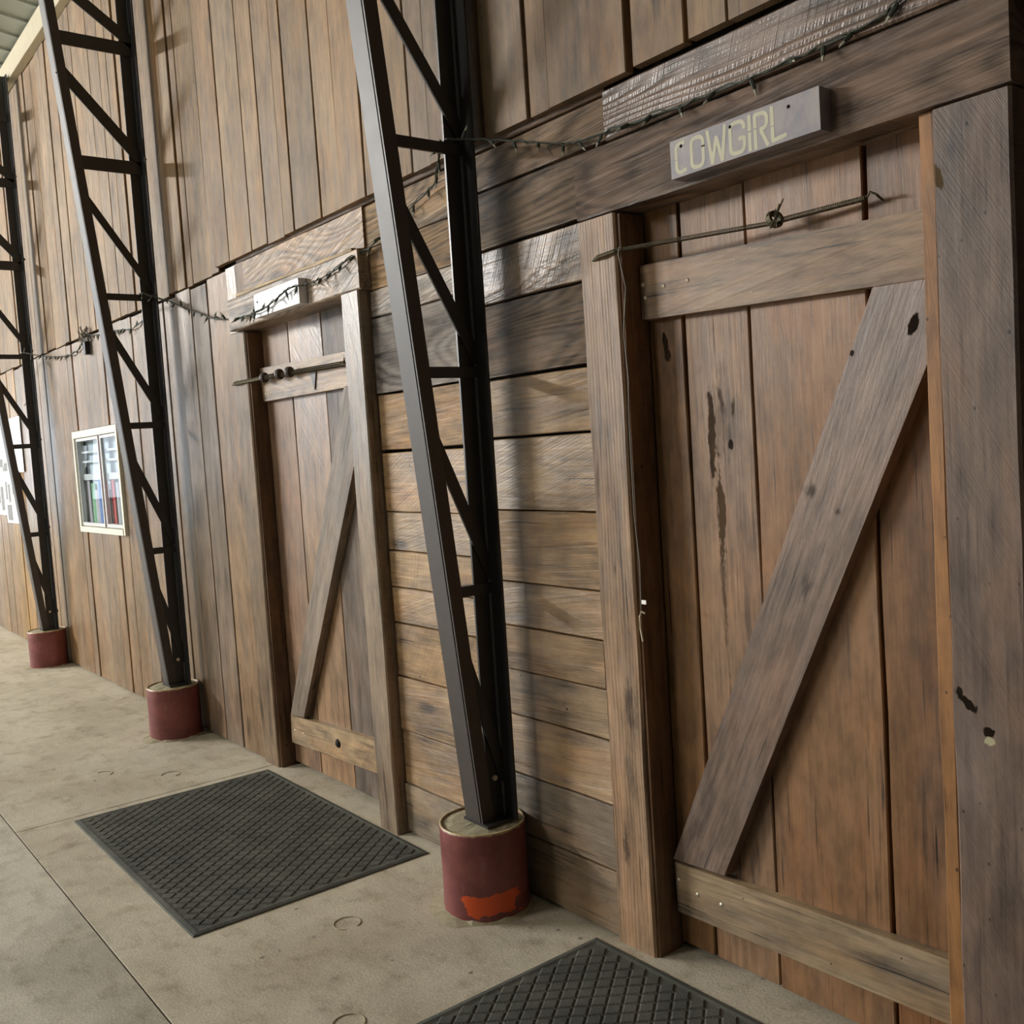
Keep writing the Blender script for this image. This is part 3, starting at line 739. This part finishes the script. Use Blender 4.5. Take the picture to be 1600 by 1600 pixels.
u = -1.777
for ch in 'COWGIRL':
    b = MB(); wl = LW[ch]
    for st in strokes(ch, wl):
        for (p, q) in zip(st[:-1], st[1:]):
            p, q = Vector(p), Vector(q)
            if (q - p).length < 1e-5: continue
            t = (q - p).normalized(); nn = Vector((-t.y, t.x)) * S / 2; p = p - t * S * .18; q = q + t * S * .18
            vs = [p + nn, p - nn, q - nn, q + nn]
            yy = -.0564 - .00002 * (len(b.v) % 40) / 4
            b.add([(u + v.x, yy, 2.218 + v.y) for v in vs], [(0, 1, 2, 3)])
    b.build('letter_' + ch.lower(), M_letter, sg); u += wl + .0055
for x, z in ((-1.755, 2.288), (-1.595, 2.29), (-1.425, 2.287)): bolt(sg, x, -.0562, z, .0045, M_dark)
s2 = empty('sign_board', (-4.115, -.09, 2.21)); tag(s2, 'short blank sign over the far plank door, sheen painted white', 'sign')
bd = MB(); bd.box(-4.345, -3.888, -.092, -.0535, 2.212, 2.318); bd.build('board', M_signw, s2)
for x, z in ((-3.92, 2.26), (-4.31, 2.28)): bolt(s2, x, -.0925, z, .005, M_dark)

# ------------------------------------------------------------------ posters on the far wall
def poster(x0, x1, z0, z1, label, y, pics):
    e = empty('wall_poster', ((x0 + x1) / 2, y, z0)); tag(e, label, 'poster')
    b = MB(); b.box(x0, x1, y, y + .005, z0, z1); b.build('sheet', M_paper, e)
    for (a, c, d, f) in pics:
        p = MB(); p.box(x0 + a * (x1 - x0), x0 + c * (x1 - x0), y - .0012, y, z0 + d * (z1 - z0), z0 + f * (z1 - z0)); p.build('printed_picture', M_print, e)


poster(-11.5, -9.70, 1.60, 2.10, 'large white sheet pinned up behind the farthest column', -.012, ((.30, .42, .02, .3), (.44, .52, .05, .28), (.54, .62, .02, .2)))
poster(-11.35, -10.55, 1.20, 1.66, 'white photo sheet lowest at the far left of the wall', -.020, ((.1, .35, .3, .8), (.55, .72, .25, .85), (.76, .92, .1, .6)))
poster(-10.52, -9.90, 1.13, 1.62, 'white photo sheet hung just left of the farthest column', -.027, ((.08, .2, .45, .8), (.26, .4, .4, .75), (.1, .42, .05, .35), (.55, .9, .55, .9)))

# ------------------------------------------------------------------ string lights
def bulb_mesh():
    b = MB(); b.tube([(0, 0, 0), (0, 0, -.008), (0, 0, -.028)], [.0045, .006, .0048], 6)
    return b
_proto = {}


def string_lights(pts, label, step=.085, seed=1, skip=0.):
    rnd = random.Random(seed)
    P = [Vector(p) for p in pts]; fine = []
    for i in range(len(P) - 1):
        p0, p1, p2, p3 = P[max(i - 1, 0)], P[i], P[i + 1], P[min(i + 2, len(P) - 1)]
        for k in range(6):
            t = k / 6; fine.append(.5 * ((2 * p1) + (p2 - p0) * t + (2 * p0 - 5 * p1 + 4 * p2 - p3) * t * t + (3 * p1 - p0 - 3 * p2 + p3) * t ** 3))
    fine.append(P[-1])
    e = empty('string_lights', tuple(fine[0])); tag(e, label, 'string lights')
    b = MB(); b.tube(fine, .003, 5); b.build('cord', M_cord, e, smooth=True)
    tw = [p + Vector((rnd.uniform(-.004, .004), -.005, rnd.uniform(-.006, .006))) for p in fine]
    b = MB(); b.tube(tw, .0022, 5); b.build('cord', M_cord, e, smooth=True)
    acc = 0; nxt = step * .5
    for i in range(len(fine) - 1):
        L = (fine[i + 1] - fine[i]).length
        while nxt < acc + L:
            p = fine[i].lerp(fine[i + 1], (nxt - acc) / L); nxt += step * rnd.uniform(.75, 1.3)
            if 's' not in _proto:
                s = bulb_mesh().build('bulb_socket', M_cord, None, (0, 0, 0)); g = MB(); g.tube([(0, 0, -.026), (0, 0, -.036), (0, 0, -.044)], [.0034, .003, .0008], 6)
                t = g.build('bulb', M_bulb, None, (0, 0, 0)); _proto['s'] = s; _proto['t'] = t; t.parent = s
            else:
                s = _proto['s'].copy(); t = _proto['t'].copy(); COL.objects.link(s); COL.objects.link(t); t.parent = s
            s.location = p - Vector(e.location); s.parent = e
            s.rotation_euler = (rnd.uniform(-.9, .25), rnd.uniform(-1.1, 1.1) + (math.pi if rnd.random() < .15 else 0), 0)
        acc += L
    return e


E1 = [(-.85, -.03, 2.50), (-1.0, -.028, 2.475), (-1.11, -.03, 2.445), (-1.19, -.028, 2.415), (-1.30, -.026, 2.402), (-1.50, -.028, 2.396), (-1.72, -.028, 2.398), (-1.90, -.028, 2.405), (-2.05, -.03, 2.41), (-2.20, -.012, 2.425), (-2.32, -.02, 2.455), (-2.45, -.05, 2.495), (-2.56, -.09, 2.525), (-2.66, -.15, 2.545)]
string_lights(E1, 'green mini light string draped above the near door to its column', .092, 3)
E2 = [(-2.67, -.16, 2.54), (-2.80, -.09, 2.50), (-2.92, -.03, 2.475), (-3.08, -.02, 2.44), (-3.25, -.02, 2.39), (-3.42, -.03, 2.345), (-3.50, -.062, 2.325), (-3.62, -.064, 2.300), (-3.75, -.064, 2.29), (-3.86, -.075, 2.285), (-3.94, -.106, 2.282), (-4.08, -.106, 2.258), (-4.22, -.106, 2.235), (-4.34, -.106, 2.232), (-4.42, -.066, 2.24), (-4.58, -.066, 2.248), (-4.78, -.03, 2.27), (-5.0, -.02, 2.305), (-5.2, -.02, 2.36), (-5.4, -.03, 2.42), (-5.56, -.06, 2.48), (-5.70, -.15, 2.54)]
string_lights(E2, 'green mini light string swagged across the blank sheen-white sign', .085, 5)
E3 = [(-5.71, -.16, 2.54), (-5.85, -.08, 2.50), (-6.05, -.02, 2.47), (-6.3, -.02, 2.43), (-6.55, -.02, 2.45), (-6.8, -.02, 2.47), (-7.05, -.02, 2.48), (-7.28, -.02, 2.51), (-7.40, -.03, 2.50), (-7.5, -.02, 2.46), (-7.7, -.02, 2.43), (-7.95, -.02, 2.44), (-8.2, -.02, 2.46), (-8.5, -.05, 2.50), (-8.70, -.15, 2.545)]
e3 = string_lights(E3, 'mini light string knotted above the window, between two columns', .10, 9)
bb = MB(); rn = random.Random(4); pt = [(-7.35 + rn.uniform(-.08, .08), -.03 + rn.uniform(-.03, .015), 2.52 + rn.uniform(-.06, .06)) for _ in range(38)]
bb.tube(pt, .0035, 4); bb.build('tangle', M_grey, e3)
bb = MB(); bb.box(-7.36, -7.31, -.045, -.012, 2.38, 2.47); bb.build('plug', M_plug, e3)
E4 = [(-8.72, -.16, 2.54), (-8.9, -.05, 2.47), (-9.0, -.02, 2.40), (-9.1, -.02, 2.33), (-9.2, -.02, 2.27), (-9.3, -.02, 2.2), (-9.4, -.02, 2.17)]
string_lights(E4, 'loose end of light string hanging beyond the farthest column', .10, 11)

# ------------------------------------------------------------------ door springs, cord, clip
def helix(b, p0, p1, r, turns, wire, ppt=9):
    p0, p1 = Vector(p0), Vector(p1); ax = (p1 - p0).normalized(); a = ax.cross(Vector((0, 0, 1))).normalized(); c = ax.cross(a); n = int(turns * ppt)
    b.tube([p0.lerp(p1, i / n) + a * r * math.cos(2 * math.pi * i / ppt) + c * r * math.sin(2 * math.pi * i / ppt) for i in range(n + 1)], wire, 4)


sp = empty('door_spring', (-2.15, .0, 2.08)); tag(sp, 'long tarnished coil spring stretched across the near door', 'spring')
b = MB(); helix(b, (-2.055, -.016, 2.084), (-1.56, .05, 2.062), .0055, 110, .0014); b.build('coil', M_spring, sp)
b = MB(); helix(b, (-1.54, .052, 2.064), (-1.315, .072, 2.068), .006, 48, .0015); b.build('coil', M_spring, sp)
b = MB(); b.tube([(-2.155, -.012, 2.074), (-2.12, -.022, 2.078), (-2.055, -.016, 2.084)], [.003, .006, .0055], 6); b.build('hook_end', M_spring, sp)
b = MB(); b.tube([(-1.315, .072, 2.068), (-1.298, .06, 2.076), (-1.285, .064, 2.068), (-1.29, .098, 2.06)], .003, 6); b.build('eye_hook', M_spring, sp)
b = MB(); b.lathe([(.02, -.009), (.024, 0), (.02, .009), (.013, .009), (.013, -.009), (.02, -.009)], (0, 0, 0), 16)
ro = mesh('ring', b.v, b.f, M_spring, sp, (-1.552, .045, 2.068), (R(20), R(70), 0))
for k in range(3):
    b = MB(); b.tube([(-1.55, .045, 2.07), (-1.53 + .012 * k, .02, 2.085 + .01 * k), (-1.535 - .01 * k, .03, 2.045)], .002, 5); b.build('wire_wrap', M_spring, sp)
sp2 = empty('door_spring', (-4.87, -.02, 1.955)); tag(sp2, 'tarnished coil spring with washers across the far door', 'spring')
b = MB(); b.tube([(-4.87, -.012, 1.95), (-4.80, -.025, 1.952), (-4.55, .02, 1.958)], [.004, .010, .010], 6); b.build('rod', M_spring, sp2)
b = MB(); helix(b, (-4.55, .02, 1.958), (-3.78, .04, 1.945), .011, 62, .0022); b.build('coil', M_spring, sp2)
for x in (-4.55, -4.38, -4.27):
    b = MB(); b.lathe([(.001, -.010), (.024, -.010), (.026, 0), (.024, .010), (.001, .010)], (0, 0, 0), 14); mesh('washer', b.v, b.f, M_steel2, sp2, (x, .02, 1.958), (0, R(90), R(20)))
b = MB(); b.tube([(-3.78, .04, 1.945), (-3.76, .03, 1.965), (-3.73, .03, 1.955), (-3.735, .05, 1.94)], .004, 6); b.build('eye_hook', M_spring, sp2)
b = MB(); b.add([(-4.12, .046, 1.94), (-4.06, .046, 1.94), (-4.085, .046, 1.86), (-4.12, .05, 1.94), (-4.06, .05, 1.94), (-4.085, .05, 1.86)], [(0, 1, 2), (3, 5, 4), (0, 3, 4, 1), (1, 4, 5, 2), (2, 5, 3, 0)]); b.build('rust_tongue', M_steel2, sp2)

hc = empty('hanging_cord', (-2.03, .0, 2.08)); tag(hc, 'thin grey pull cord hanging from the near door spring', 'cord')
cp = [(-2.03, -.022, 2.092), (-2.033, -.026, 2.07), (-2.021, -.016, 1.974), (-2.042, -.013, 1.851), (-2.034, -.012, 1.723), (-2.042, -.011, 1.614), (-2.043, -.011, 1.338), (-2.031, -.011, 1.189), (-2.036, -.011, 1.05)]
fine = []
for i in range(len(cp) - 1):
    for k in range(5): fine.append(Vector(cp[i]).lerp(Vector(cp[i + 1]), k / 5))
b = MB(); b.tube(fine + [Vector(cp[-1])], .0022, 5); b.build('cord', M_grey, hc, smooth=True)
b = MB(); b.tube([(-2.022, -.011, 1.045), (-2.036, -.011, 1.05), (-2.044, -.011, 1.035), (-2.044, -.011, 1.0), (-2.036, -.011, .962)], .003, 6); b.build('hook', M_nail, hc)
b = MB(); b.box(-2.032, -2.014, -.0125, -.0105, 1.072, 1.084); b.build('clip', M_glint, hc)

# ------------------------------------------------------------------ row of strip lights under the roof, left of the frame
for k in range(8):
    row, q = divmod(k, 4)
    LX, LY, LZ = (-17.0, -5.6)[row], (-8.2, -6.9)[row] - q * 1.85, (6.0, 5.62)[row]
    lp = empty('strip_light', (LX, LY, LZ)); tag(lp, '%s strip light from the board wall in the %s row under the roof' % (('nearest', 'second', 'third', 'farthest')[q], ('far', 'near')[row]), 'lamp', 'strip lights under the roof')
    b = MB(); b.add([(LX - .14, LY - .75, LZ), (LX + .14, LY - .75, LZ), (LX + .06, LY - .75, LZ + .09), (LX - .06, LY - .75, LZ + .09), (LX - .14, LY + .75, LZ), (LX + .14, LY + .75, LZ), (LX + .06, LY + .75, LZ + .09), (LX - .06, LY + .75, LZ + .09)],
                    [(0, 1, 2, 3), (7, 6, 5, 4), (1, 5, 6, 2), (2, 6, 7, 3), (3, 7, 4, 0)]); b.build('housing', M_lamp, lp)
    for dx in (-.05, .05):
        b = MB(); b.tube([(LX + dx, LY - .7, LZ + .015), (LX + dx, LY + .7, LZ + .015)], .018, 8); b.build('tube', M_lampglass, lp)
    for dy in (-.6, .6):
        zc = 4.86 + .1514 * (.1 - LY - dy)
        b = MB(); b.tube([(LX, LY + dy, LZ + .09), (LX, LY + dy, zc)], .006, 6); b.build('hanger', M_steel, lp)
    ld = bpy.data.lights.new('strip_light_source', 'AREA'); ld.shape = 'RECTANGLE'; ld.size = .22; ld.size_y = 1.4; ld.energy = LAMP_W[row]; ld.color = (1., .97, .92)
    lo = bpy.data.objects.new('strip_light_source', ld); COL.objects.link(lo); lo.location = (.03, 0, -.02); lo.rotation_euler = (R(28), R(-42), 0) if row == 0 else (R(38), R(-8), 0); lo.parent = lp
